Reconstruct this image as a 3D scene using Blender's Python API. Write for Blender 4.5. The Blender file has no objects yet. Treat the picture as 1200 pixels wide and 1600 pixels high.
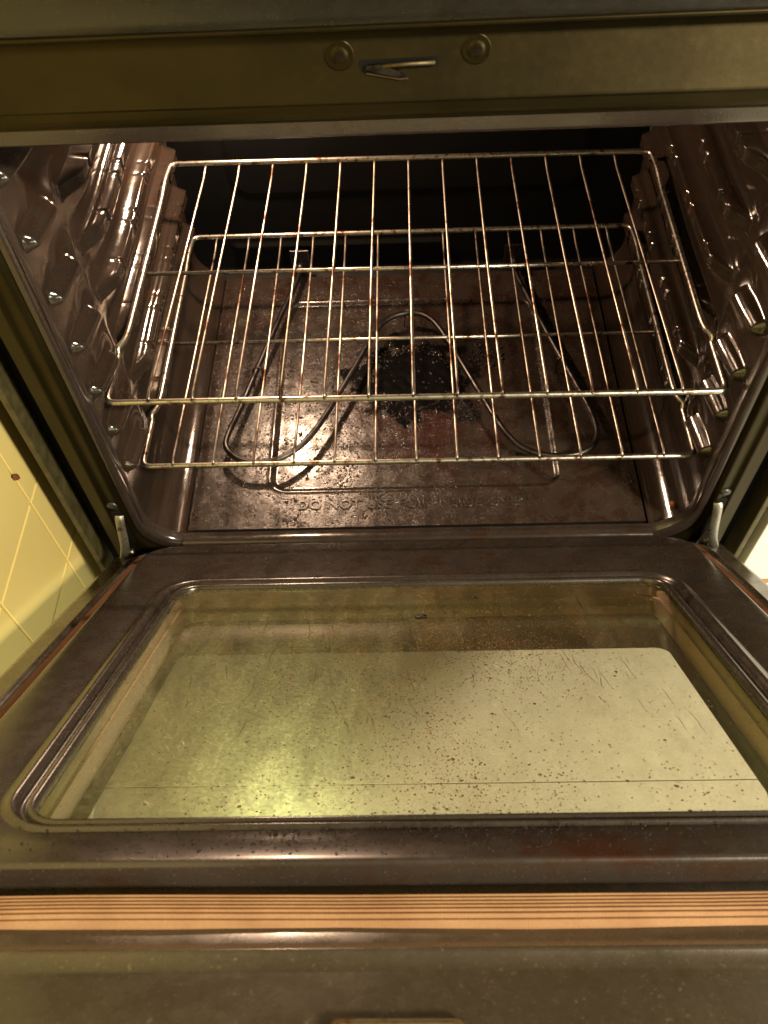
import bpy, bmesh, math, random
import numpy as np
from mathutils import Vector, Matrix, noise
random.seed(7); np.random.seed(7)
PI = math.pi
scene = bpy.context.scene
COL = scene.collection

# ------------------------------------------------------------------ camera
cam_d = bpy.data.cameras.new('camera'); cam = bpy.data.objects.new('camera', cam_d); COL.objects.link(cam)
cam_d.sensor_fit = 'VERTICAL'; cam_d.sensor_height = 36; cam_d.sensor_width = 27
cam_d.lens = 1338.8/1600*36
cam_d.clip_start = .01; cam_d.clip_end = 50
_r = Vector((0.9994358, -0.00293028, -0.03345876)); _u = Vector((0.0215371, 0.82033024, 0.57148442)); _f = Vector((-0.02577262, 0.5718826, -0.81993053))
cam.matrix_world = Matrix(((_r.x,_u.x,-_f.x,-0.0110),(_r.y,_u.y,-_f.y,-0.54972),(_r.z,_u.z,-_f.z,0.84331),(0,0,0,1)))
cam_d.dof.use_dof = True; cam_d.dof.focus_distance = .86; cam_d.dof.aperture_fstop = 15
scene.camera = cam

# ------------------------------------------------------------------ world, lights, exposure
w = bpy.data.worlds.new('World'); scene.world = w; w.use_nodes = True
w.node_tree.nodes['Background'].inputs[0].default_value = (1.0, .87, .50, 1)
w.node_tree.nodes['Background'].inputs[1].default_value = .19
def light(name, kind, loc, energy, color, size=.1, target=None):
    d = bpy.data.lights.new(name, kind); d.energy = energy; d.color = color
    if kind == 'AREA': d.size = size; d.shape = 'DISK'
    elif kind == 'POINT': d.shadow_soft_size = size
    o = bpy.data.objects.new(name, d); COL.objects.link(o); o.location = loc
    if target is not None:
        o.rotation_euler = (Vector(target)-Vector(loc)).to_track_quat('-Z', 'Y').to_euler()
    return o
light('oven_light', 'POINT', (-.20, .455, .40), 13.0, (1.0, .66, .43), .014)
light('ceiling_light', 'AREA', (1.45, -1.30, 1.95), 112, (1.0, .85, .61), .30, (-.1, -.1, 0))
light('tile_fill_light', 'AREA', (2.3, -1.75, .42), 44, (1.0, .98, .80), 1.0, (-.3, -.15, 0))  # added soft fill to brighten the tiles below the door, no real source
scene.view_settings.view_transform = 'Standard'; scene.view_settings.look = 'None'
scene.view_settings.exposure = 0; scene.view_settings.gamma = 1
scene.cycles.max_bounces = 10; scene.cycles.transparent_max_bounces = 12
scene.cycles.caustics_reflective = False; scene.cycles.caustics_refractive = False
scene.cycles.sample_clamp_indirect = 4

# ------------------------------------------------------------------ helpers
def link(name, me, mat=None, parent=None, smooth=False):
    o = bpy.data.objects.new(name, me); COL.objects.link(o)
    if mat is not None and len(me.materials) == 0: me.materials.append(mat)
    if smooth: me.polygons.foreach_set('use_smooth', [True]*len(me.polygons))
    if parent is not None:
        o.parent = parent; o.matrix_parent_inverse = world_of(parent).inverted()
    return o
def world_of(o):
    m = o.matrix_basis.copy()
    if o.parent: m = world_of(o.parent) @ o.matrix_parent_inverse @ m
    return m
def tag(o, label=None, cat=None, group=None, kind=None):
    if label: o['label'] = label
    if cat: o['category'] = cat
    if group: o['group'] = group
    if kind: o['kind'] = kind
    return o
def empty(name, loc):
    o = bpy.data.objects.new(name, None); COL.objects.link(o); o.location = loc; o.empty_display_size = .05
    return o
def mesh(name, V, F):
    me = bpy.data.meshes.new(name); me.from_pydata([tuple(v) for v in V], [], [tuple(f) for f in F]); me.update(); return me
def fixn(me):
    bm = bmesh.new(); bm.from_mesh(me); bmesh.ops.recalc_face_normals(bm, faces=bm.faces); bm.to_mesh(me); bm.free(); me.update(); return me
def box(name, lo, hi, mat, parent=None, bev=.0, seg=2):
    bm = bmesh.new(); bmesh.ops.create_cube(bm, size=1)
    lo, hi = Vector(lo), Vector(hi)
    for v in bm.verts: v.co = Vector([lo[i]+(v.co[i]+.5)*(hi[i]-lo[i]) for i in range(3)])
    if bev > 0: bmesh.ops.bevel(bm, geom=bm.edges[:], offset=bev, segments=seg, profile=.5, affect='EDGES')
    me = bpy.data.meshes.new(name); bm.to_mesh(me); bm.free()
    return link(name, me, mat, parent, smooth=False)
def grid_mesh(name, P, closed_u=False, closed_v=False, flip=False):
    """P: array (nu,nv,3)"""
    nu, nv = P.shape[:2]
    me = bpy.data.meshes.new(name)
    U = nu if closed_u else nu-1; W = nv if closed_v else nv-1
    i, j = np.meshgrid(np.arange(U), np.arange(W), indexing='ij')
    i2 = (i+1) % nu; j2 = (j+1) % nv
    q = np.stack([i*nv+j, i2*nv+j, i2*nv+j2, i*nv+j2], -1).reshape(-1, 4)
    if flip: q = q[:, ::-1]
    me.vertices.add(nu*nv); me.vertices.foreach_set('co', P.reshape(-1).astype(np.float32))
    n = len(q); me.loops.add(n*4); me.loops.foreach_set('vertex_index', q.reshape(-1).astype(np.int32))
    me.polygons.add(n); me.polygons.foreach_set('loop_start', (np.arange(n)*4).astype(np.int32))
    me.polygons.foreach_set('use_smooth', np.ones(n, bool))
    me.update(calc_edges=True); me.validate(); return me
def resample(pts, step):
    pts = [Vector(p) for p in pts]; out = [pts[0]]
    for a, b in zip(pts, pts[1:]):
        n = max(1, int((b-a).length/step))
        for k in range(1, n+1): out.append(a.lerp(b, k/n))
    return out
def smooth_path(pts, it=2, closed=False):
    pts = [Vector(p) for p in pts]
    for _ in range(it):
        new = [pts[0]]
        for a, b in zip(pts, pts[1:]): new += [a.lerp(b, .25), a.lerp(b, .75)]
        new.append(pts[-1]); pts = new
    return pts
def round_path(pts, r, n=6):
    """round interior corners of a polyline with radius about r"""
    pts = [Vector(p) for p in pts]; out = [pts[0]]
    for a, b, c in zip(pts, pts[1:], pts[2:]):
        d1 = (a-b); d2 = (c-b); k = min(r, d1.length*.48, d2.length*.48)
        p = b+d1.normalized()*k; q = b+d2.normalized()*k
        for i in range(n+1):
            t = i/n; out.append((1-t)**2*p+2*t*(1-t)*b+t*t*q)
    out.append(pts[-1]); return out
def tube_arrays(path, r, seg=8):
    path = [Vector(p) for p in path]; n = len(path); P = np.zeros((n, seg, 3))
    up = None
    for i, p in enumerate(path):
        t = (path[min(i+1, n-1)]-path[max(i-1, 0)]).normalized()
        if up is None: up = Vector((0, 0, 1)) if abs(t.z) < .9 else Vector((0, 1, 0))
        s = t.cross(up).normalized(); up = s.cross(t).normalized()
        rr = r(i/(n-1)) if callable(r) else r
        for k in range(seg):
            a = 2*PI*k/seg; P[i, k] = p+s*math.cos(a)*rr+up*math.sin(a)*rr
    return P
def tube(name, path, r, mat, parent=None, seg=8, caps=True):
    P = tube_arrays(path, r, seg); me = grid_mesh(name, P, closed_v=True)
    if caps:
        bm = bmesh.new(); bm.from_mesh(me); bm.verts.ensure_lookup_table()
        n = len(P)
        bm.faces.new([bm.verts[k] for k in range(seg)]); bm.faces.new([bm.verts[(n-1)*seg+k] for k in reversed(range(seg))])
        bmesh.ops.recalc_face_normals(bm, faces=bm.faces)
        bm.to_mesh(me); bm.free()
    return link(name, me, mat, parent, smooth=True)
def rrect(hw, a0, a1, r, nc=8, ne=(12, 10)):
    """rounded rectangle loop, constant count. returns list of (x,s)"""
    out = []
    rb, rt = r if isinstance(r, tuple) else (r, r)
    cs = [((hw-rt, a1-rt), 0), ((-hw+rt, a1-rt), PI/2), ((-hw+rb, a0+rb), PI), ((hw-rb, a0+rb), 3*PI/2)]
    for ci in range(4):
        (cx, cy), a = cs[ci]; r = rt if ci < 2 else rb
        for k in range(nc+1):
            th = a+PI/2*k/nc; out.append((cx+r*math.cos(th), cy+r*math.sin(th)))
        (nx, ny), na = cs[(ci+1) % 4]
        r2 = rt if (ci+1) % 4 < 2 else rb
        x0, y0 = out[-1]; x1, y1 = nx+r2*math.cos(na), ny+r2*math.sin(na)
        m = ne[ci % 2]
        for k in range(1, m): t = k/m; out.append((x0+(x1-x0)*t, y0+(y1-y0)*t))
    return out
def ring(name, loops, fn, mat, parent=None, smooth=True, wob=None):
    """loops: list of (hw,a0,a1,r,h); fn maps (x,s,h)->world"""
    P = []
    for li, (hw, a0, a1, r, h) in enumerate(loops):
        row = []
        for k, (x, s) in enumerate(rrect(hw, a0, a1, r)):
            hh = h + (wob(x, s, li) if wob else 0)
            row.append(fn(x, s, hh))
        P.append(row)
    me = grid_mesh(name, np.array(P, dtype=float), closed_v=True); fixn(me)
    return link(name, me, mat, parent, smooth=smooth)
def sstep(a, b, x):
    t = np.clip((x-a)/(b-a), 0, 1); return t*t*(3-2*t)
def fnoise(X, Y, scale, seed=0.):
    out = np.zeros(X.shape); flat = out.reshape(-1); xs = X.reshape(-1)*scale; ys = Y.reshape(-1)*scale
    for i in range(len(flat)): flat[i] = noise.noise((xs[i], ys[i], seed))
    return out

# ------------------------------------------------------------------ material helpers
def newmat(name):
    m = bpy.data.materials.new(name); m.use_nodes = True; nt = m.node_tree
    return m, nt, nt.nodes['Principled BSDF']
def N(nt, t, **kw):
    n = nt.nodes.new(t)
    for k, v in kw.items():
        if k.startswith('i_'):
            key = k[2:]; key = int(key) if key.isdigit() else key.replace('_', ' ')
            n.inputs[key].default_value = v
        else: setattr(n, k, v)
    return n
def coords(nt, scale=(1, 1, 1), rot=(0, 0, 0), loc=(0, 0, 0)):
    tc = N(nt, 'ShaderNodeTexCoord'); mp = N(nt, 'ShaderNodeMapping')
    mp.inputs['Scale'].default_value = scale; mp.inputs['Rotation'].default_value = rot; mp.inputs['Location'].default_value = loc
    nt.links.new(tc.outputs['Object'], mp.inputs[0]); return mp.outputs[0]
def noi(nt, co, scale, detail=4, rough=.55, dist=0):
    n = N(nt, 'ShaderNodeTexNoise'); n.inputs['Scale'].default_value = scale; n.inputs['Detail'].default_value = detail
    n.inputs['Roughness'].default_value = rough; n.inputs['Distortion'].default_value = dist
    nt.links.new(co, n.inputs['Vector']); return n.outputs['Fac']
def ramp(nt, src, stops):
    r = N(nt, 'ShaderNodeValToRGB'); e = r.color_ramp.elements
    while len(e) < len(stops): e.new(.5)
    for el, (p, c) in zip(e, stops):
        el.position = p; el.color = c if len(c) == 4 else (*c, 1)
    nt.links.new(src, r.inputs[0]); return r.outputs[0]
def g(v): return (v, v, v, 1)
def mix(nt, fac, a, b, mode='MIX'):
    m = N(nt, 'ShaderNodeMix', data_type='RGBA', blend_type=mode)
    for s, i in ((fac, 0), (a, 6), (b, 7)):
        if hasattr(s, 'type') and not isinstance(s, (int, float, tuple)): nt.links.new(s, m.inputs[i])
        else: m.inputs[i].default_value = s if i == 0 else (s if len(s) == 4 else (*s, 1))
    return m.outputs[2]
def math_(nt, op, a, b=None):
    m = N(nt, 'ShaderNodeMath', operation=op)
    for i, s in enumerate((a, b)):
        if s is None: continue
        if isinstance(s, (int, float)): m.inputs[i].default_value = s
        else: nt.links.new(s, m.inputs[i])
    return m.outputs[0]
def bump(nt, bsdf, h, strength=.3, dist=.001, prev=None):
    b = N(nt, 'ShaderNodeBump'); b.inputs['Strength'].default_value = strength; b.inputs['Distance'].default_value = dist
    nt.links.new(h, b.inputs['Height'])
    if prev is not None: nt.links.new(prev, b.inputs['Normal'])
    if bsdf is not None: nt.links.new(b.outputs[0], bsdf.inputs['Normal'])
    return b.outputs[0]
L = lambda nt, a, b: nt.links.new(a, b)

def enamel(name, base, rough=(.10, .3), speck=.5, stain=.0, staincol=(.028, .014, .008), micro=.25):
    m, nt, b = newmat(name); co = coords(nt)
    n1 = noi(nt, co, 9, 6, .6); n2 = noi(nt, co, 900, 2, .5); n3 = noi(nt, co, 60, 5, .65)
    c = mix(nt, ramp(nt, n1, [(.35, g(0)), (.7, g(1))]), tuple(x*.8 for x in base), tuple(x*1.25 for x in base))
    sp = ramp(nt, n2, [(.66, g(0)), (.74, g(1))])
    c = mix(nt, math_(nt, 'MULTIPLY', sp, speck), c, (.16, .15, .14))
    if stain > 0:
        st = ramp(nt, noi(nt, co, 22, 8, .7, .4), [(.55-.1*stain, g(0)), (.66-.1*stain, g(1))])
        c = mix(nt, math_(nt, 'MULTIPLY', st, .85), c, staincol)
    L(nt, c, b.inputs['Base Color'])
    L(nt, ramp(nt, n3, [(.3, g(rough[0])), (.75, g(rough[1]))]), b.inputs['Roughness'])
    b.inputs['Specular IOR Level'].default_value = .6; b.inputs['Coat Weight'].default_value = (.6 if 'liner' in name else .25) if rough[0] < .25 else 0; b.inputs['Coat Roughness'].default_value = .24 if 'liner' in name else .12
    h = bump(nt, None, n3, .12, .0008)
    bump(nt, b, n2, micro, .0002, h)
    return m
M = {}
M['enamel'] = enamel('oven_enamel', (.028, .021, .018), (.10, .26), .5, .25)
M['enamel_wall'] = enamel('oven_wall_enamel', (.022, .0155, .0115), (.07, .18), .35, .2)
M['liner'] = enamel('door_liner_enamel', (.027, .0205, .017), (.20, .36), .5, .25)
M['black'] = enamel('frame_black_enamel', (.020, .022, .024), (.30, .5), .25)
M['skirt'] = enamel('skirt_paint', (.008, .0065, .004), (.25, .4), .2)
M['gap'] = enamel('gap_shade_black', (.006, .006, .006), (.5, .7), .1)  # near-black: shade of the gaps and back wall put into the colour
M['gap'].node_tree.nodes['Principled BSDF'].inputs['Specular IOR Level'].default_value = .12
M['door_metal'] = enamel('door_frame_paint', (.046, .036, .025), (.20, .36), .6, 0)
nt = M['door_metal'].node_tree; b = nt.nodes['Principled BSDF']; co = coords(nt)
bc = b.inputs['Base Color'].links[0].from_socket
mo = ramp(nt, noi(nt, co, 190, 9, .8), [(.42, g(0)), (.70, g(.6))]); c = mix(nt, mo, bc, (.030, .024, .012))
mo2 = ramp(nt, noi(nt, co, 260, 4, .7), [(.62, g(0)), (.72, g(.6))]); c = mix(nt, mo2, c, (.17, .145, .10)); L(nt, c, b.inputs['Base Color'])
def stain(mat, cx, cy, rx, ry, col, amt=.8, ns=60, rough=1.2):
    nt = mat.node_tree; b = nt.nodes['Principled BSDF']; bc = b.inputs['Base Color'].links[0].from_socket
    mp = coords(nt, (1/rx, 1/ry, 0), (0, 0, 0), (-cx/rx, -cy/ry, 0)); ln = N(nt, 'ShaderNodeVectorMath', operation='LENGTH'); L(nt, mp, ln.inputs[0])
    d = math_(nt, 'ADD', ln.outputs['Value'], math_(nt, 'MULTIPLY', math_(nt, 'SUBTRACT', noi(nt, coords(nt), ns, 8, .7), .5), rough*2))
    f = ramp(nt, d, [(.6, g(amt)), (1.0, g(0))]); L(nt, mix(nt, f, bc, col), b.inputs['Base Color'])
stain(M['liner'], .085, -.436, .045, .012, (.035, .012, .005), .9)
stain(M['liner'], .02, -.425, .10, .008, (.015, .008, .005), .7, 110, 2.0)
def metal(name, base, rough, brown=0., brown_col=(.10, .035, .012), scale=90):
    m, nt, b = newmat(name); co = coords(nt)
    n = noi(nt, co, scale, 6, .65); n2 = noi(nt, co, 700, 2, .5)
    c = mix(nt, ramp(nt, n, [(.58-.25*brown, g(0)), (.70-.2*brown, g(1))]), base, brown_col) if brown > 0 else mix(nt, n, tuple(x*.8 for x in base), base)
    L(nt, c, b.inputs['Base Color'])
    b.inputs['Metallic'].default_value = 1
    L(nt, ramp(nt, n, [(.3, g(rough)), (.8, g(min(1, rough+.3)))]), b.inputs['Roughness'])
    bump(nt, b, n2, .2, .0002)
    return m
M['rack'] = metal('rack_steel', (.62, .58, .50), .22, .28)
M['rack_wire'] = metal('rack_wire_steel', (.56, .50, .42), .30, .42, (.10, .045, .028), 22)
M['element'] = metal('element_sheath', (.075, .068, .066), .30, .3, (.03, .020, .016))
M['bare'] = metal('bare_steel', (.42, .41, .36), .35, .1)
M['brass'] = metal('tarnished_steel', (.13, .105, .06), .45, .2)
M['alu'] = metal('aluminised_steel', (.74, .58, .42), .38); M['alu'].node_tree.nodes['Principled BSDF'].inputs['Metallic'].default_value = .35

# front frame: dark olive painted steel with wear
m, nt, b = newmat('front_frame_paint'); co = coords(nt)
n = noi(nt, co, 14, 7, .6); n2 = noi(nt, co, 160, 5, .6)
c = mix(nt, ramp(nt, n, [(.3, g(0)), (.7, g(1))]), (.019, .0142, .0044), (.031, .023, .0072))
c = mix(nt, ramp(nt, n2, [(.60, g(0)), (.76, g(.25))]), c, (.044, .034, .014)); L(nt, c, b.inputs['Base Color'])
L(nt, ramp(nt, n2, [(.3, g(.33)), (.7, g(.38))]), b.inputs['Roughness'])
b.inputs['Metallic'].default_value = .75; b.inputs['Specular IOR Level'].default_value = .30; bump(nt, b, n2, .15, .0003); M['frame'] = m

# oven floor: greasy, stained, charred around the middle
m, nt, b = newmat('greasy_oven_floor'); co = coords(nt)
base = mix(nt, noi(nt, co, 12, 6, .6), (.019, .0135, .0105), (.036, .025, .019))
st = ramp(nt, noi(nt, co, 30, 9, .72, .6), [(.50, g(0)), (.57, g(1))])
c = mix(nt, math_(nt, 'MULTIPLY', st, .8), base, (.020, .0085, .005))
def blob(cx, cy, rx, ry, edge=.25, ns=28, amt=.9):
    mp = coords(nt, (1/rx, 1/ry, 0), (0, 0, 0), (-cx/rx, -cy/ry, 0))
    ln = N(nt, 'ShaderNodeVectorMath', operation='LENGTH'); L(nt, mp, ln.inputs[0])
    d = math_(nt, 'ADD', ln.outputs['Value'], math_(nt, 'MULTIPLY', math_(nt, 'SUBTRACT', noi(nt, co, ns, 7, .65), .5), amt*2))
    return ramp(nt, d, [(1-edge, g(1)), (1.0, g(0))])
bl1 = blob(0, .18, .10, .085, .6, 24, 1.7)
c = mix(nt, math_(nt, 'MULTIPLY', bl1, .9), c, (.026, .0055, .0028))
bl2 = blob(.0, .262, .094, .082, .2, 30, 1.1)
c = mix(nt, bl2, c, (.0015, .0012, .0012))
bl3 = blob(.105, .30, .03, .03, .4, 60, .8); c = mix(nt, math_(nt, 'MULTIPLY', bl3, .7), c, (.012, .007, .006))
bl4 = blob(.068, .20, .026, .026, .4, 60, .8); c = mix(nt, math_(nt, 'MULTIPLY', bl4, .8), c, (.01, .006, .005))
L(nt, c, b.inputs['Base Color'])
rg = mix(nt, bl2, ramp(nt, noi(nt, co, 70, 6, .7), [(.3, g(.14)), (.7, g(.36))]), g(.6)); L(nt, rg, b.inputs['Roughness'])
b.inputs['Coat Roughness'].default_value = .17; L(nt, mix(nt, bl2, g(.75), g(.0)), b.inputs['Coat Weight'])
L(nt, mix(nt, bl2, g(.55), g(.04)), b.inputs['Specular IOR Level'])
v = N(nt, 'ShaderNodeTexVoronoi', feature='F1'); v.inputs['Scale'].default_value = 420; L(nt, co, v.inputs['Vector'])
dd = ramp(nt, v.outputs['Distance'], [(.0, g(1)), (.42, g(0))])
msk = ramp(nt, noi(nt, co, 45, 4, .6), [(.40, g(0)), (.55, g(1))])
h1 = bump(nt, None, math_(nt, 'MULTIPLY', dd, msk), .55, .0008)
h2 = bump(nt, None, noi(nt, co, 120, 6, .7), .35, .0012, h1)
bump(nt, b, noi(nt, co, 900, 2, .5), .3, .0002, h2)
M['floor'] = m

m, nt, b = newmat('charred_residue'); co = coords(nt)
L(nt, mix(nt, noi(nt, co, 150, 4), (.0015, .001, .001), (.006, .004, .003)), b.inputs['Base Color'])
b.inputs['Roughness'].default_value = .38; b.inputs['Specular IOR Level'].default_value = .35; bump(nt, b, noi(nt, co, 350, 4), .5, .0012); M['char'] = m
m, nt, b = newmat('grease_drops'); b.inputs['Base Color'].default_value = (.030, .016, .010, 1); b.inputs['Roughness'].default_value = .07
b.inputs['Coat Weight'].default_value = .6; b.inputs['Coat Roughness'].default_value = .04; M['drop'] = m
m, nt, b = newmat('baked_grease_spots'); co = coords(nt)
L(nt, mix(nt, ramp(nt, noi(nt, co, 60, 2), [(.4, g(0)), (.6, g(1))]), (.060, .024, .008), (.15, .065, .022)), b.inputs['Base Color']); b.inputs['Roughness'].default_value = .3; M['spot'] = m

# gasket
m, nt, b = newmat('woven_fibreglass'); co = coords(nt)
wv = N(nt, 'ShaderNodeTexWave', bands_direction='X'); wv.inputs['Scale'].default_value = 190; wv.inputs['Distortion'].default_value = 1.5; wv.inputs['Detail'].default_value = 2; L(nt, co, wv.inputs['Vector'])
n = noi(nt, co, 25, 6, .6); n2 = noi(nt, co, 600, 3)
c = mix(nt, ramp(nt, n, [(.3, g(0)), (.7, g(1))]), (.31, .170, .085), (.44, .27, .145))
at_ = N(nt, 'ShaderNodeAttribute', attribute_name='strand')
yarn = math_(nt, 'SINE', math_(nt, 'ADD', math_(nt, 'MULTIPLY', at_.outputs['Fac'], 2*PI), math_(nt, 'MULTIPLY', n, 1.1)))
c = mix(nt, ramp(nt, yarn, [(.45, g(0)), (.95, g(.9))]), c, (.13, .055, .022))
c = mix(nt, math_(nt, 'MULTIPLY', n2, .5), c, (.22, .10, .045)); L(nt, c, b.inputs['Base Color'])
b.inputs['Roughness'].default_value = .85; bump(nt, b, math_(nt, 'ADD', math_(nt, 'MULTIPLY', wv.outputs['Fac'], .35), n2), .35, .0005); M['gasket'] = m

# glass panes: thin coated glass with a film of baked grease
def pane_mat(name, tint, film, filmcol, gloss_col, rgh, rgh2):
    m, nt, _ = newmat(name); nt.nodes.clear(); out = N(nt, 'ShaderNodeOutputMaterial'); co = coords(nt)
    tr = N(nt, 'ShaderNodeBsdfTransparent'); tr.inputs[0].default_value = (*tint, 1)
    gl = N(nt, 'ShaderNodeBsdfGlossy'); gl.inputs['Roughness'].default_value = rgh; gl.inputs[0].default_value = (*gloss_col, 1)
    fr = N(nt, 'ShaderNodeFresnel'); fr.inputs[0].default_value = 1.5
    m1 = N(nt, 'ShaderNodeMixShader'); L(nt, fr.outputs[0], m1.inputs[0]); L(nt, tr.outputs[0], m1.inputs[1]); L(nt, gl.outputs[0], m1.inputs[2])
    df = N(nt, 'ShaderNodeBsdfDiffuse'); df.inputs[0].default_value = (*filmcol, 1)
    L(nt, mix(nt, ramp(nt, noi(nt, coords(nt, (1, .3, .3)), 14, 6, .6), [(.35, g(0)), (.65, g(1))]), filmcol, tuple(v*.75*k for v, k in zip(filmcol, (1., .68, .42)))), df.inputs[0])
    g2 = N(nt, 'ShaderNodeBsdfGlossy'); g2.inputs['Roughness'].default_value = rgh2; g2.inputs[0].default_value = (*gloss_col, 1)
    m2 = N(nt, 'ShaderNodeMixShader'); m2.inputs[0].default_value = .5; L(nt, df.outputs[0], m2.inputs[1]); L(nt, g2.outputs[0], m2.inputs[2])
    m3 = N(nt, 'ShaderNodeMixShader'); L(nt, m1.outputs[0], m3.inputs[1]); L(nt, m2.outputs[0], m3.inputs[2])
    co2 = coords(nt, (1, .25, .25)); f1 = noi(nt, co2, 45, 8, .7); f2 = noi(nt, co, 330, 6, .75)
    f = math_(nt, 'MULTIPLY', ramp(nt, f1, [(.3, g(.35)), (.7, g(1))]), ramp(nt, f2, [(.40, g(.55)), (.64, g(1.15))]))
    sx = N(nt, 'ShaderNodeSeparateXYZ'); L(nt, co, sx.inputs[0])
    gx = math_(nt, 'ADD', math_(nt, 'MULTIPLY', sx.outputs[0], -1.3), noi(nt, coords(nt, (1, .5, .5), (0, 0, 0), (.31, .1, 0)), 7, 4, .5))
    big = ramp(nt, gx, [(.25, g(.50)), (.60, g(1.1))])
    f = math_(nt, 'MULTIPLY', f, big)
    L(nt, math_(nt, 'MULTIPLY', f, film), m3.inputs[0])
    bp = N(nt, 'ShaderNodeBump'); bp.inputs['Strength'].default_value = .15; bp.inputs['Distance'].default_value = .0003; L(nt, f2, bp.inputs['Height'])
    L(nt, bp.outputs[0], g2.inputs['Normal'])
    L(nt, m3.outputs[0], out.inputs[0]); return m
M['pane'] = pane_mat('greasy_window_glass', (.97, .95, .90), .42, (.50, .38, .23), (.64, .95, .50), .10, .33)
M['pane2'] = pane_mat('coated_outer_glass', (.86, .86, .80), .05, (.4, .4, .35), (1, .8, .9), .02, .2)
m, nt, b = newmat('black_glass_border'); b.inputs['Base Color'].default_value = (.012, .011, .011, 1); b.inputs['Roughness'].default_value = .42; M['blackglass'] = m

# tile, grout, kitchen floor, cabinet
m, nt, b = newmat('yellow_glazed_tile'); co = coords(nt); oi = N(nt, 'ShaderNodeObjectInfo')
c = mix(nt, noi(nt, co, 8, 5), (.72, .58, .21), (.76, .64, .26)); c = mix(nt, math_(nt, 'MULTIPLY', oi.outputs['Random'], .25), c, (.66, .56, .20))
L(nt, c, b.inputs['Base Color']); b.inputs['Roughness'].default_value = .22; bump(nt, b, noi(nt, co, 18, 3), .08, .004); M['tile'] = m
m, nt, b = newmat('tile_grout'); co = coords(nt); L(nt, mix(nt, noi(nt, co, 90, 5), (.70, .65, .48), (.78, .74, .58)), b.inputs['Base Color']); b.inputs['Roughness'].default_value = .9; M['grout'] = m
m, nt, b = newmat('floor_vinyl'); co = coords(nt, (1, 1, 1)); c = mix(nt, ramp(nt, noi(nt, co, 30, 7, .7), [(.3, g(0)), (.7, g(1))]), (.46, .44, .34), (.56, .54, .43))
L(nt, c, b.inputs['Base Color']); b.inputs['Roughness'].default_value = .4; bump(nt, b, noi(nt, co, 200, 3), .1, .0005); M['vinyl'] = m
m, nt, b = newmat('white_cabinet_paint'); co = coords(nt); L(nt, mix(nt, noi(nt, co, 20, 4), (.74, .74, .72), (.80, .79, .77)), b.inputs['Base Color']); b.inputs['Roughness'].default_value = .4; bump(nt, b, noi(nt, co, 300, 3), .08, .0003); M['white'] = m
m, nt, b = newmat('wood_strip'); co = coords(nt, (3, 30, 30)); L(nt, mix(nt, noi(nt, co, 8, 6), (.30, .18, .07), (.45, .30, .13)), b.inputs['Base Color']); b.inputs['Roughness'].default_value = .5; M['wood'] = m
m, nt, b = newmat('side_panel_paint'); co = coords(nt); n = noi(nt, co, 60, 8, .7)
L(nt, mix(nt, ramp(nt, n, [(.4, g(0)), (.75, g(1))]), (.045, .038, .014), (.10, .085, .04)), b.inputs['Base Color']); b.inputs['Roughness'].default_value = .45; bump(nt, b, n, .3, .0005); M['side'] = m
m, nt, b = newmat('crumb_brown'); co = coords(nt); L(nt, mix(nt, noi(nt, co, 300, 4), (.10, .025, .008), (.28, .09, .03)), b.inputs['Base Color']); b.inputs['Roughness'].default_value = .6; bump(nt, b, noi(nt, co, 900, 3), .6, .0005); M['crumb'] = m
m, nt, b = newmat('crumb_orange'); b.inputs['Base Color'].default_value = (.55, .17, .05, 1); b.inputs['Roughness'].default_value = .4; M['crumb2'] = m
m, nt, b = newmat('bulb_glass'); b.inputs['Base Color'].default_value = (.9, .85, .75, 1); b.inputs['Emission Color'].default_value = (1, .62, .35, 1); b.inputs['Emission Strength'].default_value = 18; M['bulb'] = m

# ------------------------------------------------------------------ the range (one thing)
oven = tag(empty('kitchen_range', (0, .24, -.262)), 'dark enamelled electric oven with its greasy glass door hanging open beside the yellow tiled wall', 'oven')
WX = .314                      # cavity half width
ZT = .520                      # ceiling height
YB = .484                      # back wall
PITCH = .0586; Z0 = .1036
RIBS = [Z0+PITCH*k for k in range(-0, 7)]

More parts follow.
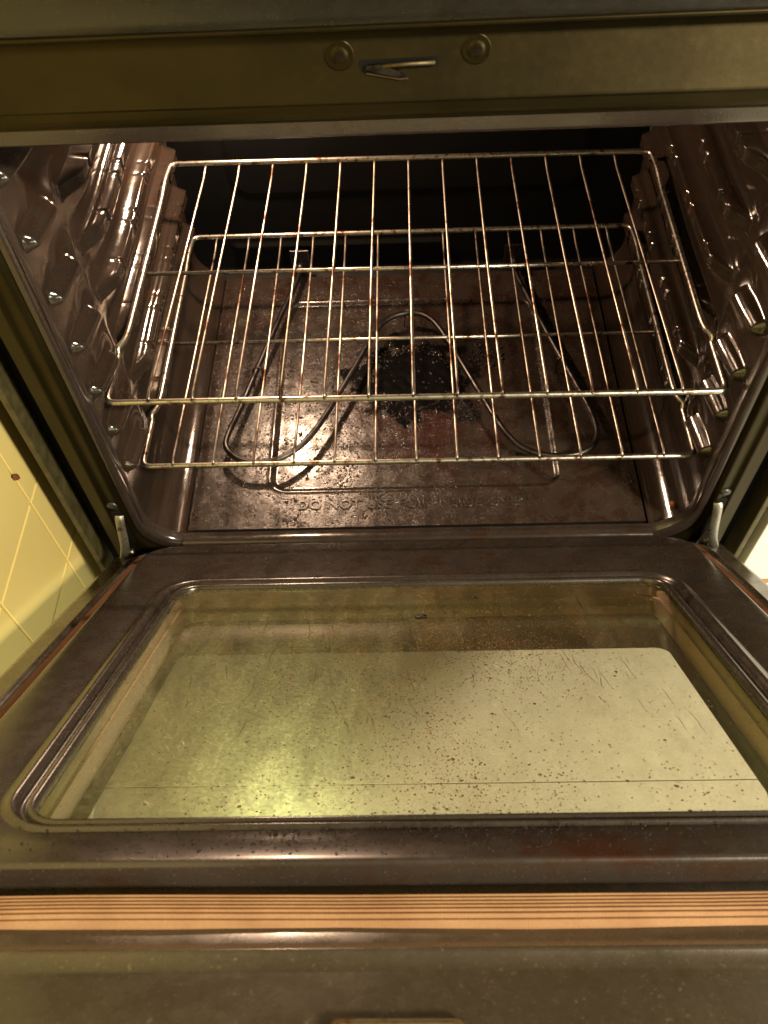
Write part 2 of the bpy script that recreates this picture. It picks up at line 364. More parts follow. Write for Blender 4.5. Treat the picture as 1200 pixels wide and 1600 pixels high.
# -- side walls with pressed rack guides
def side_wall(sgn):
    ys = np.concatenate([np.linspace(.0005, .20, 150), np.linspace(.20, YB, 130)[1:]])
    # profile: fillet then wall then to ceiling
    prof = []
    R = .040
    for k in range(14):
        a = PI/2*k/13; prof.append((WX-R+R*math.sin(a), R-R*math.cos(a), 0))
    for z in np.arange(R+.0016, ZT-.03, .0016): prof.append((WX, z, 1))
    for k in range(8):
        a = PI/2*k/7; prof.append((WX-.03+.03*math.cos(a), ZT-.03+.03*math.sin(a), 0))
    prof = [(.2735, 0.0002, 0)]+prof
    pr = np.array(prof); Zp = pr[:, 1][:, None]+0*ys[None]; Y = ys[None]+0*Zp; wall = pr[:, 2][:, None]+0*Y
    H = np.zeros_like(Y)
    rnd = np.random.RandomState(3)
    for k, zk in enumerate(RIBS):
        u = Y; z = Zp
        zc = zk-.0075
        # long rib, rounded trapezoid section, ramped end at the front
        prof_z = sstep(-.0105, -.0070, z-zc)*(1-sstep(.0060, .0078, z-zc))
        end = (sstep(.104, .152, u)**1.3)*(1-sstep(.455, .470, u))
        seg = np.zeros_like(u)
        for gm in (.168, .230, .252, .316, .338, .402, .424):
            seg += np.exp(-((u-gm)/.0022)**2)
        inset = sstep(-.006, -.0045, z-zc)*(1-sstep(.003, .0045, z-zc))
        rib = prof_z*end*(.0180-.0030*seg-.0006*inset)
        H = np.maximum(H, rib)
        # shallow swelling between guides and dished front end
        H += .0035*np.exp(-((z-zc-.028)/.014)**2)*sstep(.13, .20, u)*(1-sstep(.44, .47, u))*wall
        H -= .0050*np.exp(-((u-.105)/.030)**2-((z-zc-.004)/.013)**2)
        # keeper nose near the opening with a hood that fades back along the wall
        a0 = np.array([.072, zk+.0090]); b0 = np.array([.028, zk+.0110]); d = b0-a0; Ld = np.hypot(*d); dn = d/Ld
        t = ((u-a0[0])*dn[0]+(z-a0[1])*dn[1])/Ld; tt = np.clip(t, 0, 1)
        px = a0[0]+tt*d[0]; pz = a0[1]+tt*d[1]; dist = np.hypot(u-px, (z-pz)*np.where(z > pz, .62, 1.25))
        rad = .0100-.0022*tt
        knob = .0165*(1-.30*tt)*np.clip(1-(dist/rad)**2, 0, 1)**.9
        low = zk+.0020+.010*((u-.075)/.05)**2*(u > .075)
        hood = .0115*np.exp(-((u-.082)/.026)**2)*np.exp(-(np.maximum(z-zk-.011, 0)/.014)**2)*sstep(-.0016, .0022, z-low)
        H = H+np.maximum(knob, hood)
    H *= wall*sstep(.045, .06, Zp)*(1-sstep(ZT-.045, ZT-.03, Zp))
    # front edge rolls in to the opening
    H += (.0015*(1-sstep(.002, .012, Y)))
    H += .0007*np.sin(Y*37+Zp*21)*wall
    X = (pr[:, 0][:, None]+0*Y)-H*np.where(pr[:, 0][:, None] > .28, 1, 0)
    Zq = Zp+ (.010*(1-sstep(.006, .03, Y)))*np.where(pr[:, 1][:, None] < .03, 1, 0)*0
    P = np.stack([sgn*X, Y, Zq], -1)
    me = grid_mesh('side_wall', P, flip=(sgn < 0))
    return link('side_wall', me, M['enamel_wall'], oven)
for s in (-1, 1): side_wall(s)

# -- floor pan with pressed recess
FX = .2715
xs = np.linspace(-FX, FX, 330); ys = np.linspace(.018, .469, 290)
X, Y = np.meshgrid(xs, ys, indexing='ij')
def rr_sdf(X, Y, cx, cy, hx, hy, r):
    qx = np.abs(X-cx)-hx+r; qy = np.abs(Y-cy)-hy+r
    return np.hypot(np.maximum(qx, 0), np.maximum(qy, 0))+np.minimum(np.maximum(qx, qy), 0)-r
d = rr_sdf(X, Y, 0, .2425, .176, .168, .02)
Z = -.0035*(1-sstep(-.004, .002, d))
Z += .0009*np.exp(-((d-.0035)/.0016)**2)
Z += .0004*fnoise(X, Y, 24)+.00022*fnoise(X, Y, 70, 3.)
cr = np.hypot(X/.066, (Y-.262)/.060)
crn = fnoise(X, Y, 90, 9.)
Z += np.clip(1.15-cr+.35*fnoise(X, Y, 40, 5.), 0, 1)**.5*(.0022+.0014*crn)
Z -= .0012*sstep(.012, .0, FX-np.abs(X))
pan = link('floor_pan', grid_mesh('floor_pan', np.stack([X, Y, Z], -1)), M['floor'], oven)
# seam gutter under the pan edge + front lip
box('floor_base', (-.30, .004, -.012), (.30, YB, -.006), M['gap'], oven)
P = []
for y, z in [(-.006, -.022), (-.0065, -.004), (-.004, .0015), (.0, .0035), (.006, .0035), (.010, .0020), (.014, .0005), (.0168, -.002), (.0172, -.007)]:
    P.append([(x, y, z+.0003*math.sin(x*40)) for x in np.linspace(-.275, .275, 80)])
link('front_lip', grid_mesh('front_lip', np.array(P)), M['enamel'], oven)

# -- back wall with pressed bead, ceiling
xs = np.linspace(-WX, WX, 200); zs = np.linspace(-.004, ZT, 170); X, Zb = np.meshgrid(xs, zs, indexing='ij')
H = np.zeros_like(X)
dd_ = rr_sdf(X, Zb, -.10, .046, .155, .0055, .0055); H += .004*(1-sstep(-.004, .001, dd_))
dd_ = rr_sdf(X, Zb, 0, .30, .24, .17, .03); H += .0015*(1-sstep(-.004, .004, dd_))
H += .013*np.clip(1-(Zb+.004)/.013, 0, 1)**2.2
link('back_wall', grid_mesh('back_wall', np.stack([X, YB-H, Zb], -1), flip=True), M['gap'], oven)  # near-black in place of the wall enamel, its shade painted in
box('cavity_ceiling', (-WX+.02, .01, ZT-.004), (WX-.02, YB-.001, ZT+.01), M['enamel'], oven)

# -- pressed warning along the front of the floor pan
cu = bpy.data.curves.new('lettering', 'FONT'); cu.body = 'DO NOT USE FOIL INSIDE OVEN'; cu.size = .0185; cu.extrude = .0007; cu.bevel_depth = .00035; cu.bevel_resolution = 1
cu.space_character = 1.06; cu.offset = .0002
to = bpy.data.objects.new('t', cu); COL.objects.link(to); bpy.context.view_layer.update()
me = bpy.data.meshes.new_from_object(to.evaluated_get(bpy.context.evaluated_depsgraph_get())); bpy.data.objects.remove(to)
co_ = np.array([v.co for v in me.vertices]); x0, x1 = co_[:, 0].min(), co_[:, 0].max(); k = (.138+.1415)/(x1-x0)
for v in me.vertices: v.co = Vector((-.1415+(v.co.x-x0)*k, .0445+v.co.y*1.0, .0006+v.co.z))
link('embossed_lettering', me, M['floor'], oven)

# -- bake element
EP = [[-.1584, .478], [-.1584, .4436], [-.1795, .366], [-.2031, .2674], [-.2215, .1884], [-.2337, .146], [-.2349, .1253], [-.2160, .1055], [-.1894, .0988], [-.1567, .1087], [-.1246, .1426], [-.0825, .2398], [-.0447, .3324], [-.0269, .354], [-.0001, .3627], [.0246, .354], [.0429, .3253], [.0803, .225], [.1143, .1352], [.1393, .108], [.1732, .099], [.2068, .104], [.2253, .1216], [.2284, .1503], [.2204, .1901], [.1884, .3011], [.1602, .412], [.1538, .4399], [.1538, .478]]
el = tube('bake_element', smooth_path([(x, y, .022) for x, y in EP], 3), .0037, M['element'], oven, 12)
for x in (-.1584, .1538):
    box('terminal_plate', (x-.014, .470, .004), (x+.014, .4735, .046), M['element'], el, .001)
    tube('terminal_collar', [(x, .456, .022), (x, .471, .022)], .0060, M['element'], el, 12)
for (x, y) in [(-.205, .258), (.199, .262), (-.001, .3615)]:
    tube('element_foot', round_path([(x-.007, y, -.002), (x-.006, y, .0245), (x+.006, y, .0265), (x+.007, y, -.002)], .004), .0013, M['element'], el, 6)

# -- oven lamp on the back wall (out of view above, its light is what fills the cavity)
bm = bmesh.new(); bmesh.ops.create_uvsphere(bm, u_segments=16, v_segments=10, radius=.014)
for v in bm.verts: v.co = v.co+Vector((-.20, .4790, .40))
me = bpy.data.meshes.new('lamp_bulb'); bm.to_mesh(me); bm.free()
bulb = link('lamp_bulb', me, M['bulb'], oven, True)
tube('lamp_socket', [(-.20, .4745, .40), (-.20, .484, .40)], .022, M['bare'], bulb, 20)

# -- front frame around the opening (a ring in the XZ plane)
ff = lambda x, z, h: (x, h, z)
FE = [(.3118, .002, .5055, .050, .012), (.3120, .0005, .5062, .050, .004), (.3132, -.002, .5080, .051, .0005), (.3160, -.005, .5110, .052, -.001), (.3215, -.0135, .5200, .053, -.001)]
FL = [(.3215, -.0135, .5200, .053, -.001), (.3235, -.0155, .5225, .053, -.0002), (.3245, -.017, .5238, .052, -.0040), (.3260, -.019, .5256, .051, -.0052),
      (.3290, -.022, .5290, .048, -.0055), (.3330, -.024, .5330, .046, -.0042), (.3385, -.026, .5345, .044, -.0040), (.3405, -.028, .5350, .044, -.0062), (.3440, -.030, .5360, .042, -.0064),
      (.3460, -.032, .5370, .040, -.0045), (.3555, -.040, .5815, .012, -.0045), (.3570, -.041, .5825, .011, -.0030), (.3575, -.042, .5830, .010, .020)]
FL = [(a, b, c, (d, min(d, .012)), e) for a, b, c, d, e in FL]
FE = [(a, b, c, (d, min(d, .012)), e) for a, b, c, d, e in FE]
ring('cavity_flange', FE, ff, M['enamel'], oven)
frame = ring('front_frame', FL, ff, M['frame'], oven)
# subdivide look: recess behind the frame sides
for a, b_ in ((-.3805, -.3275), (.3275, .3805)):
    box('frame_gap_panel', (a, .022, -.25), (b_, .026, .64), M['gap'], oven)
box('frame_gap_panel', (-.327, .022, .530), (.327, .026, .64), M['gap'], oven)
for s in (-1, 1):
    a, b_ = sorted((s*.381, s*.3875))
    box('side_panel', (a, -.006, -.25), (b_, .60, .64), M['side'], oven, .0015)
# trim above: cooktop skirt
P = []
for y, z in [(.018, .5845), (-.010, .5850), (-.0125, .5862), (-.0135, .589), (-.013, .594), (-.010, .606), (-.012, .618), (-.024, .640), (-.040, .655), (-.040, .68)]:
    P.append([(x, y+.0006*math.sin(x*9), z) for x in np.linspace(-.386, .386, 40)])
me = grid_mesh('cooktop_skirt', np.array(P)); fixn(me)
link('cooktop_skirt', me, M['skirt'], oven, True)
tube('skirt_bead', [(x, -.0135, .5868+.0012*math.sin(x*5)) for x in np.linspace(-.386, .386, 30)], .0016, M['frame'], oven, 8)
# latch: slot, lever, spring bar
YF = -.0045
def plate(name, pts, y0, y1, mat, parent, bev=.0004):
    bm = bmesh.new(); vs = [bm.verts.new((x, y0, z)) for x, z in pts]; f = bm.faces.new(vs)
    r = bmesh.ops.extrude_face_region(bm, geom=[f]); 
    for v in r['geom']:
        if isinstance(v, bmesh.types.BMVert): v.co.y = y1
    bmesh.ops.recalc_face_normals(bm, faces=bm.faces)
    me = bpy.data.meshes.new(name); bm.to_mesh(me); bm.free(); return link(name, me, mat, parent)
latch = plate('latch_slot', [(-.0345, .5625), (.0155, .5632), (.0155, .5572), (-.0175, .5562), (-.006, .5530), (-.004, .5505), (-.009, .5500), (-.0300, .5545), (-.0345, .5580)], YF-.0003, YF+.004, M['gap'], oven)
plate('latch_lever', [(-.0300, .5600), (-.0215, .5606), (-.0095, .5558), (-.0085, .5535), (-.0120, .5525), (-.0245, .5555), (-.0305, .5580)], YF-.0030, YF-.0012, M['element'], latch)
tube('latch_bar', [(-.0200, YF-.0028, .5594), (-.005, YF-.0024, .5601), (.0135, YF-.0024, .5606)], .0013, M['brass'], latch, 8)
slot_ = plate('slot_edge', [(-.030, .5548), (-.009, .5503), (-.0042, .5508), (-.0036, .5498), (-.0092, .5494), (-.0304, .5538)], YF-.0012, YF+.001, M['brass'], latch)
for sx, sz in ((-.0470, .5658), (.0392, .5668)):
    Pn = []
    for r, h in [(.0002, -.0012), (.0030, -.0012), (.0045, -.0009), (.0054, -.0002), (.0060, .0), (.0070, .0001), (.0078, -.0002), (.0088, -.0003), (.0096, .0), (.0099, .0008)]:
        Pn.append([(sx+r*math.cos(a), YF+h-.0003, sz+r*math.sin(a)) for a in np.linspace(0, 2*PI, 24, endpoint=False)])
    me = grid_mesh('screw', np.array(Pn), closed_v=True); fixn(me)
    sc = link('screw', me, M['frame'], oven, True)
    t = .0006
    for q, (dx, dz) in enumerate(((.0022, t), (t, .0022))):
        box('screw_cross', (sx-dx, YF-.00170-.0001*q, sz-dz), (sx+dx, YF-.0012, sz+dz), M['gap'], sc)
# hinge slots and hinge arms
for s in (-1, 1):
    sl = box('hinge_slot', (min(s*.327, s*.3395), -.0060, .012), (max(s*.327, s*.3395), .004, .074), M['gap'], oven, .001)
    ctr = [(.3325, .004, .072), (.3330, -.0075, .066), (.3345, -.0115, .048), (.3350, -.0160, .034), (.3365, -.0195, .020), (.3420, -.0225, .004), (.3490, -.0255, -.010), (.3545, -.0285, -.020), (.3540, -.0300, -.032), (.3500, -.031, -.038)]
    path = smooth_path([(s*x, y, z) for x, y, z in ctr], 2)
    P = []
    for i, p in enumerate(path):
        wv_ = .0068 if i > 4 else .0056
        P.append([p+Vector((s*dx, dy, 0)) for dx, dy in ((-wv_, -.0006), (wv_*.3, -.0022), (wv_*.55, -.0006), (wv_*.3, .0012), (-wv_, .0008))])
    me = grid_mesh('hinge_arm', np.array([[tuple(v) for v in r] for r in P]), closed_v=True); fixn(me)
    arm = link('hinge_arm', me, M['bare'], oven, True)
    pl = plate('hinge_web', [(s*x, z) for x, z in [(.3330, .050), (.3300, .030), (.3250, .006), (.3230, -.004), (.3400, -.016), (.3480, -.016), (.3400, .004), (.3350, .022), (.3345, .048)]], -.0135, -.0120, M['bare'] if s > 0 else M['element'], arm)
    tube('hinge_rivet', [(s*.333, -.0165, .004), (s*.333, -.0115, .004)], .0035, M['bare'], arm, 12)
    P = [[(s*.3335+r*math.cos(a), -.0056+h, .086+r*.8*math.sin(a)) for a in np.linspace(0, 2*PI, 20, endpoint=False)] for r, h in ((.0003, -.0015), (.0040, -.0015), (.0058, -.0005), (.0064, .0012))]
    me = grid_mesh('hinge_screw', np.array(P), closed_v=True); fixn(me); link('hinge_screw', me, M['black'], oven, True)
# below the opening: storage drawer front
dr = box('storage_drawer', (-.380, -.010, -.250), (.380, .018, -.075), M['black'], oven, .006, 3)
box('drawer_handle', (-.20, -.022, -.120), (.20, -.012, -.105), M['black'], dr, .003, 2)
box('kick_plate', (-.37, .03, -.2635), (.37, .05, -.251), M['gap'], oven)

# ------------------------------------------------------------------ the door (part of the range), tilted half open
TILT = math.radians(39); CT, ST = math.cos(TILT), math.sin(TILT)
def D(x, s, n): return (x, -s*CT+n*ST, .010+s*ST+n*CT)
# outer frame of the door
OL = [(.300, .040, .565, .030, -.034), (.3020, .034, .568, .032, -.0170), (.3040, .032, .570, .034, -.0146), (.3210, .020, .6030, .036, -.0146), (.3235, .017, .6095, .036, -.0144),
      (.3260, .014, .6140, .034, -.0132), (.3270, .013, .6155, .034, -.0122), (.3280, .012, .6168, .034, -.0120), (.3290, .010, .6180, .032, -.0132), (.3300, .008, .6200, .030, -.0165), (.3330, .000, .6250, .024, -.0178),
      (.3480, -.010, .7000, .020, -.0180), (.3530, -.013, .7060, .018, -.0200), (.3550, -.015, .7080, .016, -.0260), (.3550, -.015, .7080, .016, -.0500), (.3520, -.012, .705, .015, -.0530), (.2360, .2000, .588, .015, -.0530)]
door = ring('oven_door', OL, D, M['door_metal'], oven)
# liner: raised enamel panel with window opening
def lw(x, s, li): return .0004*math.sin(x*17+s*9)
LL = [(.2350, .1590, .5285, .020, -.0075), (.2350, .1590, .5285, .020, -.0030), (.2356, .1584, .5291, .0206, -.0008), (.2372, .1570, .5305, .022, .0004), (.2395, .1550, .5322, .024, .0004), (.2412, .1532, .5336, .0255, -.0010), (.2425, .1515, .5345, .0268, -.0038),
      (.2455, .1485, .5360, .030, -.0042), (.2470, .1470, .5368, .0315, -.0022), (.2490, .1450, .5376, .033, .0010), (.2515, .1425, .5386, .035, .0016), (.2540, .1400, .5396, .037, .0008), (.2560, .1380, .5404, .038, -.0010), (.2590, .1350, .5415, .040, -.0012), (.2630, .1310, .5430, .042, .0000),
      (.2960, .0330, .5640, .036, .0000), (.3000, .0300, .5674, .036, .0003), (.3013, .0285, .5684, .036, -.0001), (.3023, .0272, .5692, .036, -.0012), (.3029, .0264, .5697, .036, -.0032), (.3034, .0260, .5706, .036, -.0205)]
liner = ring('door_liner', LL, D, M['liner'], door)
# gasket: flat woven tape round the liner
GL = []
nr = 7
for k in range(nr*6+1):
    t = k/(nr*6); h = -.0104+.0024*math.sin(PI*t*nr)**2-(.0038*max(0, 2*t-1)**3)
    GL.append((.3060+.0120*t, .0235-.007*t, .5830+.0175*t, .036, h))
GL = [(.3058, .0238, .5805, .036, -.0150)]+GL+[(.3184, .0164, .6007, .036, -.0152)]
gk = ring('door_gasket', GL, D, M['gasket'], door, wob=lambda x, s, li: .0006*math.sin(x*30)+.0004*noise.noise((x*25, s*25, 1.)))
nper = len(rrect(1, 0, 1, .1)); at = gk.data.attributes.new('strand', 'FLOAT', 'POINT'); top_n = nr*6+1
at.data.foreach_set('value', [min(max(i//nper-1, 0)/6.+.75+(1.5 if i//nper > top_n else 0), 99.) for i in range(len(gk.data.vertices))])
for v in gk.data.vertices:                      # the tape wanders a little
    x = v.co.x; k = .0011*math.sin(x*11+.6)+.0005*math.sin(x*31)
    v.co.y -= k*CT; v.co.z += k*ST
# glass panes
def pane(name, hw, a0, a1, r, n0, n1, mat, parent):
    lp = rrect(hw, a0, a1, r); bm = bmesh.new()
    a = [bm.verts.new(D(x, s, n1)) for x, s in lp]; bm.faces.new(a)
    b = [bm.verts.new(D(x, s, n0)) for x, s in lp]; bm.faces.new(b[::-1])
    n = len(a)
    for i in range(n): bm.faces.new((a[i], b[i], b[(i+1) % n], a[(i+1) % n]))
    bmesh.ops.recalc_face_normals(bm, faces=bm.faces)
    me = bpy.data.meshes.new(name); bm.to_mesh(me); bm.free(); return link(name, me, mat, parent)
def sheet(name, hw, a0, a1, r, n, mat, parent):
    lp = rrect(hw, a0, a1, r); bm = bmesh.new(); f_ = bm.faces.new([bm.verts.new(D(x, s, n)) for x, s in lp]); f_.normal_update()
    if f_.normal.z < 0: f_.normal_flip()
    me = bpy.data.meshes.new(name); bm.to_mesh(me); bm.free(); return link(name, me, mat, parent)
sheet('inner_glass', .2385, .1555, .5320, .02, -.0040, M['pane'], door)
# window well: bare metal sides in two tiers
WLp = [(.2390, .1550, .5325, .018, -.0060), (.2350, .1600, .5285, .016, -.0062), (.2350, .1600, .5285, .016, -.0170), (.2338, .1612, .5273, .015, -.0178), (.2330, .1618, .5268, .015, -.0170), (.2326, .1622, .5264, .015, -.0185), (.2310, .1660, .5240, .014, -.0345)]
ring('window_well', WLp, D, M['alu'], door, smooth=False)
BG = [(.2400, .1500, .5700, .012, -.0360), (.2210, .2385, .5600, .012, -.0360), (.2210, .2385, .5600, .012, -.0372), (.2400, .1500, .5700, .012, -.0372)]
ring('glass_border', BG, D, M['blackglass'], door, smooth=False)
sheet('outer_glass', .2395, .1505, .5695, .012, -.0392, M['pane2'], door)
# latch strike slot near the top edge of the door
sx0 = -.019
rimL = [(.0300, .6530, .6700, .004, -.0182), (.0300, .6530, .6700, .004, -.0150), (.0285, .6545, .6685, .004, -.0143), (.0265, .6565, .6665, .004, -.0150), (.0262, .6568, .6662, .003, -.0178)]
Dx = lambda x, s, n: D(x+sx0, s, n)
strike = ring('latch_strike', rimL, Dx, M['brass'], door)
lp = rrect(.0260, .6570, .6660, .003); bm = bmesh.new(); bm.faces.new([bm.verts.new(Dx(x, s, -.0172)) for x, s in lp])
me = bpy.data.meshes.new('strike_plate'); bm.to_mesh(me); bm.free(); link('strike_plate', me, M['bare'], strike)
# door handle on the outside
hpath = round_path([D(-.30, .665, -.050), D(-.30, .665, -.092), D(.30, .665, -.092), D(.30, .665, -.050)], .03)
tube('door_handle', hpath, .011, M['black'], door, 12)

# -- grease on the oven floor and the glass
def domes(name, items, mat, parent, seg=6, frame=None):
    V = []; F = []
    for (x, y, z, r, hh) in items:
        b0 = len(V); k = random.uniform(.7, 1.4); a0 = random.uniform(0, PI)
        ca, sa = math.cos(a0), math.sin(a0)
        def pt(rad, a, h):
            u, v = rad*k**.5*math.cos(a), rad/k**.5*math.sin(a); u, v = u*ca-v*sa, u*sa+v*ca
            return frame(x+u, y+v, z+h) if frame else (x+u, y+v, z+h)
        for j in range(seg): V.append(pt(r, 2*PI*j/seg, -.00015))
        for j in range(seg): V.append(pt(r*.72, 2*PI*j/seg, hh*.68))
        V.append(pt(0, 0, hh))
        for j in range(seg):
            j2 = (j+1) % seg; F.append((b0+j, b0+j2, b0+seg+j2, b0+seg+j)); F.append((b0+seg+j, b0+seg+j2, b0+2*seg))
    o = link(name, mesh(name, V, F), mat, parent, True); o['kind'] = 'stuff'; return o
def floor_z(x, y):
    return -.0035 if (abs(x) < .173 and .078 < y < .407) else .0
items = []
while len(items) < 9000:
    x = random.uniform(-.268, .268); y = random.uniform(.020, .465)
    dens = .25+.75*math.exp(-((x+.10)/.13)**2)*math.exp(-((y-.15)/.16)**2)
    dens = max(dens*.9, .95*math.exp(-((math.hypot(x+.01, y-.26)-.062)/.018)**2))
    if x > .05: dens *= .35
    dens *= .35+1.3*max(0, noise.noise((x*30, y*30, 2.))+.35)
    if math.hypot(x-.005, (y-.258)) < .050: dens *= .06
    if random.random() > dens: continue
    r = random.choice([.0005, .0006, .0007, .0008, .0010, .0013]) * random.uniform(.8, 1.3)
    if random.random() < .02: r *= 2.0
    items.append((x, y, floor_z(x, y)+(.002 if math.hypot(x, y-.262) < .06 else 0), r, r*random.uniform(.5, .9)))
domes('grease_droplets', items, M['drop'], pan)
items = []
for cx, cy, rr_, n in ((.0, .262, .050, 40), (.105, .30, .024, 70), (.068, .20, .022, 60), (-.05, .30, .028, 40)):
    for _ in range(n):
        a = random.uniform(0, 2*PI); q = rr_*math.sqrt(random.random())*1.05; r = random.uniform(.0010, .0028)
        x, y = cx+q*math.cos(a), cy+q*math.sin(a); items.append((x, y, floor_z(x, y)+.0008, r, r*random.uniform(.5, 1.1)))
domes('burnt_crust', items, M['char'], pan, 7)
items = []                                            # on the lip and lower door liner
for _ in range(260):
    x = random.uniform(-.26, .2); items.append((x, random.uniform(.0, .011), .0032, random.uniform(.0004, .0010), .0006))
domes('lip_grease', items, M['drop'], oven)
# spots on the glass
items = []
while len(items) < 7500:
    x = random.uniform(-.232, .232); s = random.uniform(.162, .527)
    dn = .12+.88*math.exp(-((x-.0)/.11)**2)
    dn *= .3+1.4*max(0, noise.noise((x*22, s*8, 7.))+.3)
    if random.random() > dn: continue
    r = random.choice([.00025, .0003, .0004, .0005, .0007])*random.uniform(.8, 1.2)
    if random.random() < .02: r *= 2
    items.append((x, s, -.0039, r, .00022))
domes('glass_spots', items, M['spot'], door, 6, D)
items = []
for _ in range(700):
    x = random.gauss(-.02, .13); s = random.choice([random.uniform(.535, .565), random.uniform(.04, .135), random.uniform(.54, .56)])
    if abs(x) > .28: continue
    r = random.uniform(.0003, .0009); items.append((x, s, .0001, r, .0004))
domes('liner_spots', items, M['char'], door, 6, D)
# drip trails: thin crooked threads running along the glass
def trails(name, n, mat, xr, sr, width, length, off=-.0038, lean=.15):
    V = []; F = []
    for _ in range(n):
        x = random.uniform(*xr); s = random.uniform(*sr); Ln = random.uniform(*length); m = max(4, int(Ln/.003)); dx = 0
        pts = []
        for i in range(m):
            dx = dx*.8+random.uniform(-.00045, .00045); x += dx+lean*.003*random.uniform(0, 1); s += Ln/m
            pts.append((x, s))
        b0 = len(V)
        for i, (x_, s_) in enumerate(pts):
            w_ = width*random.uniform(.5, 1.3)*(1-.7*abs(2*i/(m-1)-1)**2)
            V += [D(x_-w_, s_, off), D(x_, s_, off+.0002), D(x_+w_, s_, off)]
        for i in range(m-1):
            a = b0+i*3; F += [(a, a+1, a+4, a+3), (a+1, a+2, a+5, a+4)]
    o = link(name, mesh(name, V, F), mat, door, True); o['kind'] = 'stuff'; return o
trails('drip_trails', 75, M['spot'], (-.19, .19), (.18, .42), .00022, (.008, .045))
m, nt, b = newmat('pale_scratches'); b.inputs['Base Color'].default_value = (.62, .60, .48, 1); b.inputs['Roughness'].default_value = .3; M['scratch'] = m
trails('glass_scratches', 26, M['scratch'], (-.19, -.11), (.36, .52), .00022, (.004, .012), lean=1.2)
trails('wipe_marks', 30, M['scratch'], (-.10, .12), (.30, .50), .00016, (.004, .012), lean=.5)

# ------------------------------------------------------------------ the two racks
def rack(label, yF, zk, X0, rz, up):
    root = tag(empty('oven_rack', (X0, yF+.19, zk)), label, 'oven rack', 'wire racks in the oven')
    w_, wf, Dp = .2970, .3035, .3845
    T = Matrix.Translation((X0, yF, zk)) @ Matrix.Rotation(rz, 4, 'Z')
    tp = lambda pts: [T @ Vector(p) for p in pts]
    zr = .0
    half = [(0, 0, -.0045), (wf, 0, -.0045), (wf, .068, -.0055), (wf+.0005, .0715, .0), (w_+.001, .083, zr), (w_, .10, zr), (w_, .315, zr), (w_, .330, .001), (w_-.001, .352, .0060), (w_-.003, Dp, .0060), (0, Dp, .0060)]
    right = round_path(half, .010, 6); left = [Vector((-p.x, p.y, p.z)) for p in reversed(right)]
    full = right[:-1]+left
    full = resample(full[:], .012)
    P = tube_arrays(tp(full), .0031, 10)
    link('frame_wire', grid_mesh('frame_wire', P, closed_v=True), M['rack'], root)
    tube('cross_bar', tp([(-w_, .1908, -.0035), (w_, .1908, -.0035)]), .0022, M['rack'], root, 10)
    span = .2605 if up else .2690
    spr = .2500 if up else .2620
    for i in range(13):
        a = -1+2*i/12; xf = a*span; xr = a*spr
        x1 = xf+(xr-xf)*.97; bow = random.uniform(-.0006, .0006)
        pts = [(xf, -.0008, -.0028), (xf, .006, .0006), (xf+(xr-xf)*.5+bow, .19, .0002), (x1, Dp-.022, .0012), (xr, Dp-.008, .0040), (xr, Dp, .0028)]
        tube('wire', tp(round_path(pts, .006, 3)), .00145, M['rack_wire'], root, 8)
        bm = bmesh.new(); bmesh.ops.create_icosphere(bm, subdivisions=1, radius=.0022)
        c_ = T @ Vector((xf, -.0005, -.0022))
        for v in bm.verts: v.co += c_
        me = bpy.data.meshes.new('weld'); bm.to_mesh(me); bm.free()
        link('weld', me, M['element'], root, True)
    return root
rack('upper steel wire oven rack, the wider looking one nearest the top of the oven', .0215, .2242, -.0017, -.0077, True)
rack('lower steel wire oven rack, just above the heating element, below the other rack', .0345, .1068, .0015, -.0036, False)

# ------------------------------------------------------------------ the setting
kf = box('kitchen_floor', (-2.5, -3.2, -.32), (2.5, 1.2, -.2655), M['gap']); kf['kind'] = 'structure'
ft = .3048; fw = .9144; bm = bmesh.new(); bmesh.ops.create_cube(bm, size=1)
for v in bm.verts: v.co = Vector((v.co.x*(fw-.0012), v.co.y*(ft-.0012), v.co.z*.004))
bmesh.ops.bevel(bm, geom=[e for e in bm.edges if all(v.co.z > 0 for v in e.verts)], offset=.0007, segments=1, affect='EDGES')
fme = bpy.data.meshes.new('floor_tile'); bm.to_mesh(fme); bm.free()
for i in range(-2, 3):
    for j in range(-9, 2):
        o = link('floor_tile', fme, M['vinyl'], kf); o.location = (-.02+fw*i, -.2060+ft*(j+.5), -.2640)
wx = -.412
tw = box('tiled_wall', (wx-.05, -1.45, -.265), (wx-.0062, .75, 1.6), M['grout']); tw['kind'] = 'structure'
ty, tz = .1240, .1170; bm = bmesh.new(); bmesh.ops.create_cube(bm, size=1)
for v in bm.verts: v.co = Vector((v.co.x*.006, v.co.y*(ty-.0022), v.co.z*(tz-.0022)))
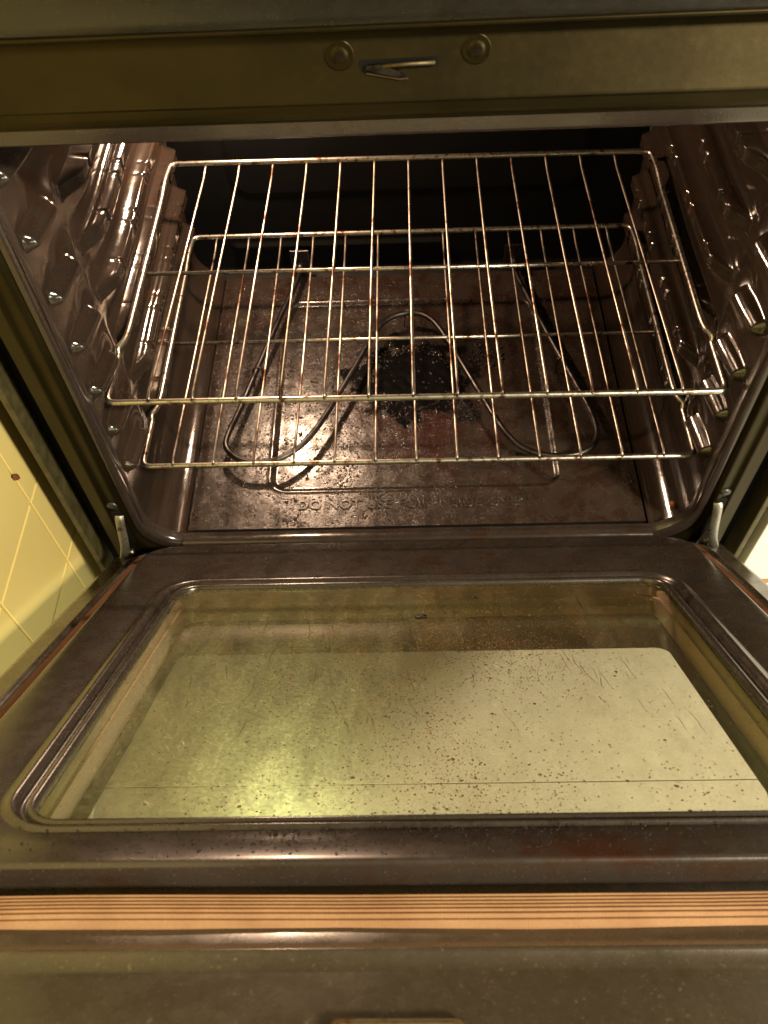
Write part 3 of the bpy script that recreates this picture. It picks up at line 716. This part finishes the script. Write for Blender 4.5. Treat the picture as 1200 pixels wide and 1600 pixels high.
bmesh.ops.bevel(bm, geom=[e for e in bm.edges if all(v.co.x > 0 for v in e.verts)], offset=.0014, segments=3, affect='EDGES')
tme = bpy.data.meshes.new('wall_tile'); bm.to_mesh(tme); bm.free()
for p in tme.polygons: p.use_smooth = False
for j in range(-10, 6):
    for k in range(-2, 14):
        if j > 0 and k < 6: continue
        o = link('wall_tile', tme, M['tile'], tw); o.location = (wx-.0045+random.uniform(-.0002, .0002), -.0145+ty*(j+.5), -.0095+tz*(k+.5))
# white cupboard to the right
cab = tag(empty('white_cupboard', (.70, .3, -.262)), 'white painted kitchen cupboard standing to the right of the oven, wood strip under its door', 'cupboard')
box('door_panel', (.402, -.002, -.108), (.95, .016, .80), M['white'], cab, .0015)
box('wood_rail', (.4025, .001, -.124), (.95, .020, -.1085), M['wood'], cab, .001)
box('lower_panel', (.4025, .0, -.240), (.95, .020, -.1245), M['white'], cab, .001)
box('carcass', (.404, .0205, -.2625), (.95, .60, .82), M['white'], cab)

# crumbs
def crumb(name, loc, sc, mat, label, rot=(0, 0, 0)):
    bm = bmesh.new(); bmesh.ops.create_icosphere(bm, subdivisions=3, radius=1)
    for v in bm.verts:
        v.co *= 1+.35*noise.noise(v.co*2.1+Vector(loc)*50); v.co = Vector((v.co.x*sc[0], v.co.y*sc[1], v.co.z*sc[2]))
    me = bpy.data.meshes.new(name); bm.to_mesh(me); bm.free()
    o = link(name, me, mat, None, True); o.location = loc; o.rotation_euler = rot
    return tag(o, label, 'crumb')
crumb('food_crumb', (-.4085, -.018, .158), (.0015, .0032, .0072), M['crumb'], 'reddish brown flake stuck to the yellow wall tile', (.5, 0, 0))
crumb('food_crumb', (.3000, .030, .0165), (.0028, .0035, .0022), M['crumb2'], 'small orange crumb at the right front corner inside the oven')
c0 = D(.0005, .238, -.0028); crumb('burnt_flake', c0, (.0055, .0030, .0013), M['char'], 'black burnt flake lying on the door glass near its far edge', (-TILT, 0, .2))
c0 = D(.052, .240-.045, -.0028); crumb('burnt_flake', c0, (.0035, .0020, .0010), M['char'], 'smaller dark flake on the door glass just right of the black one', (-TILT, 0, 0))
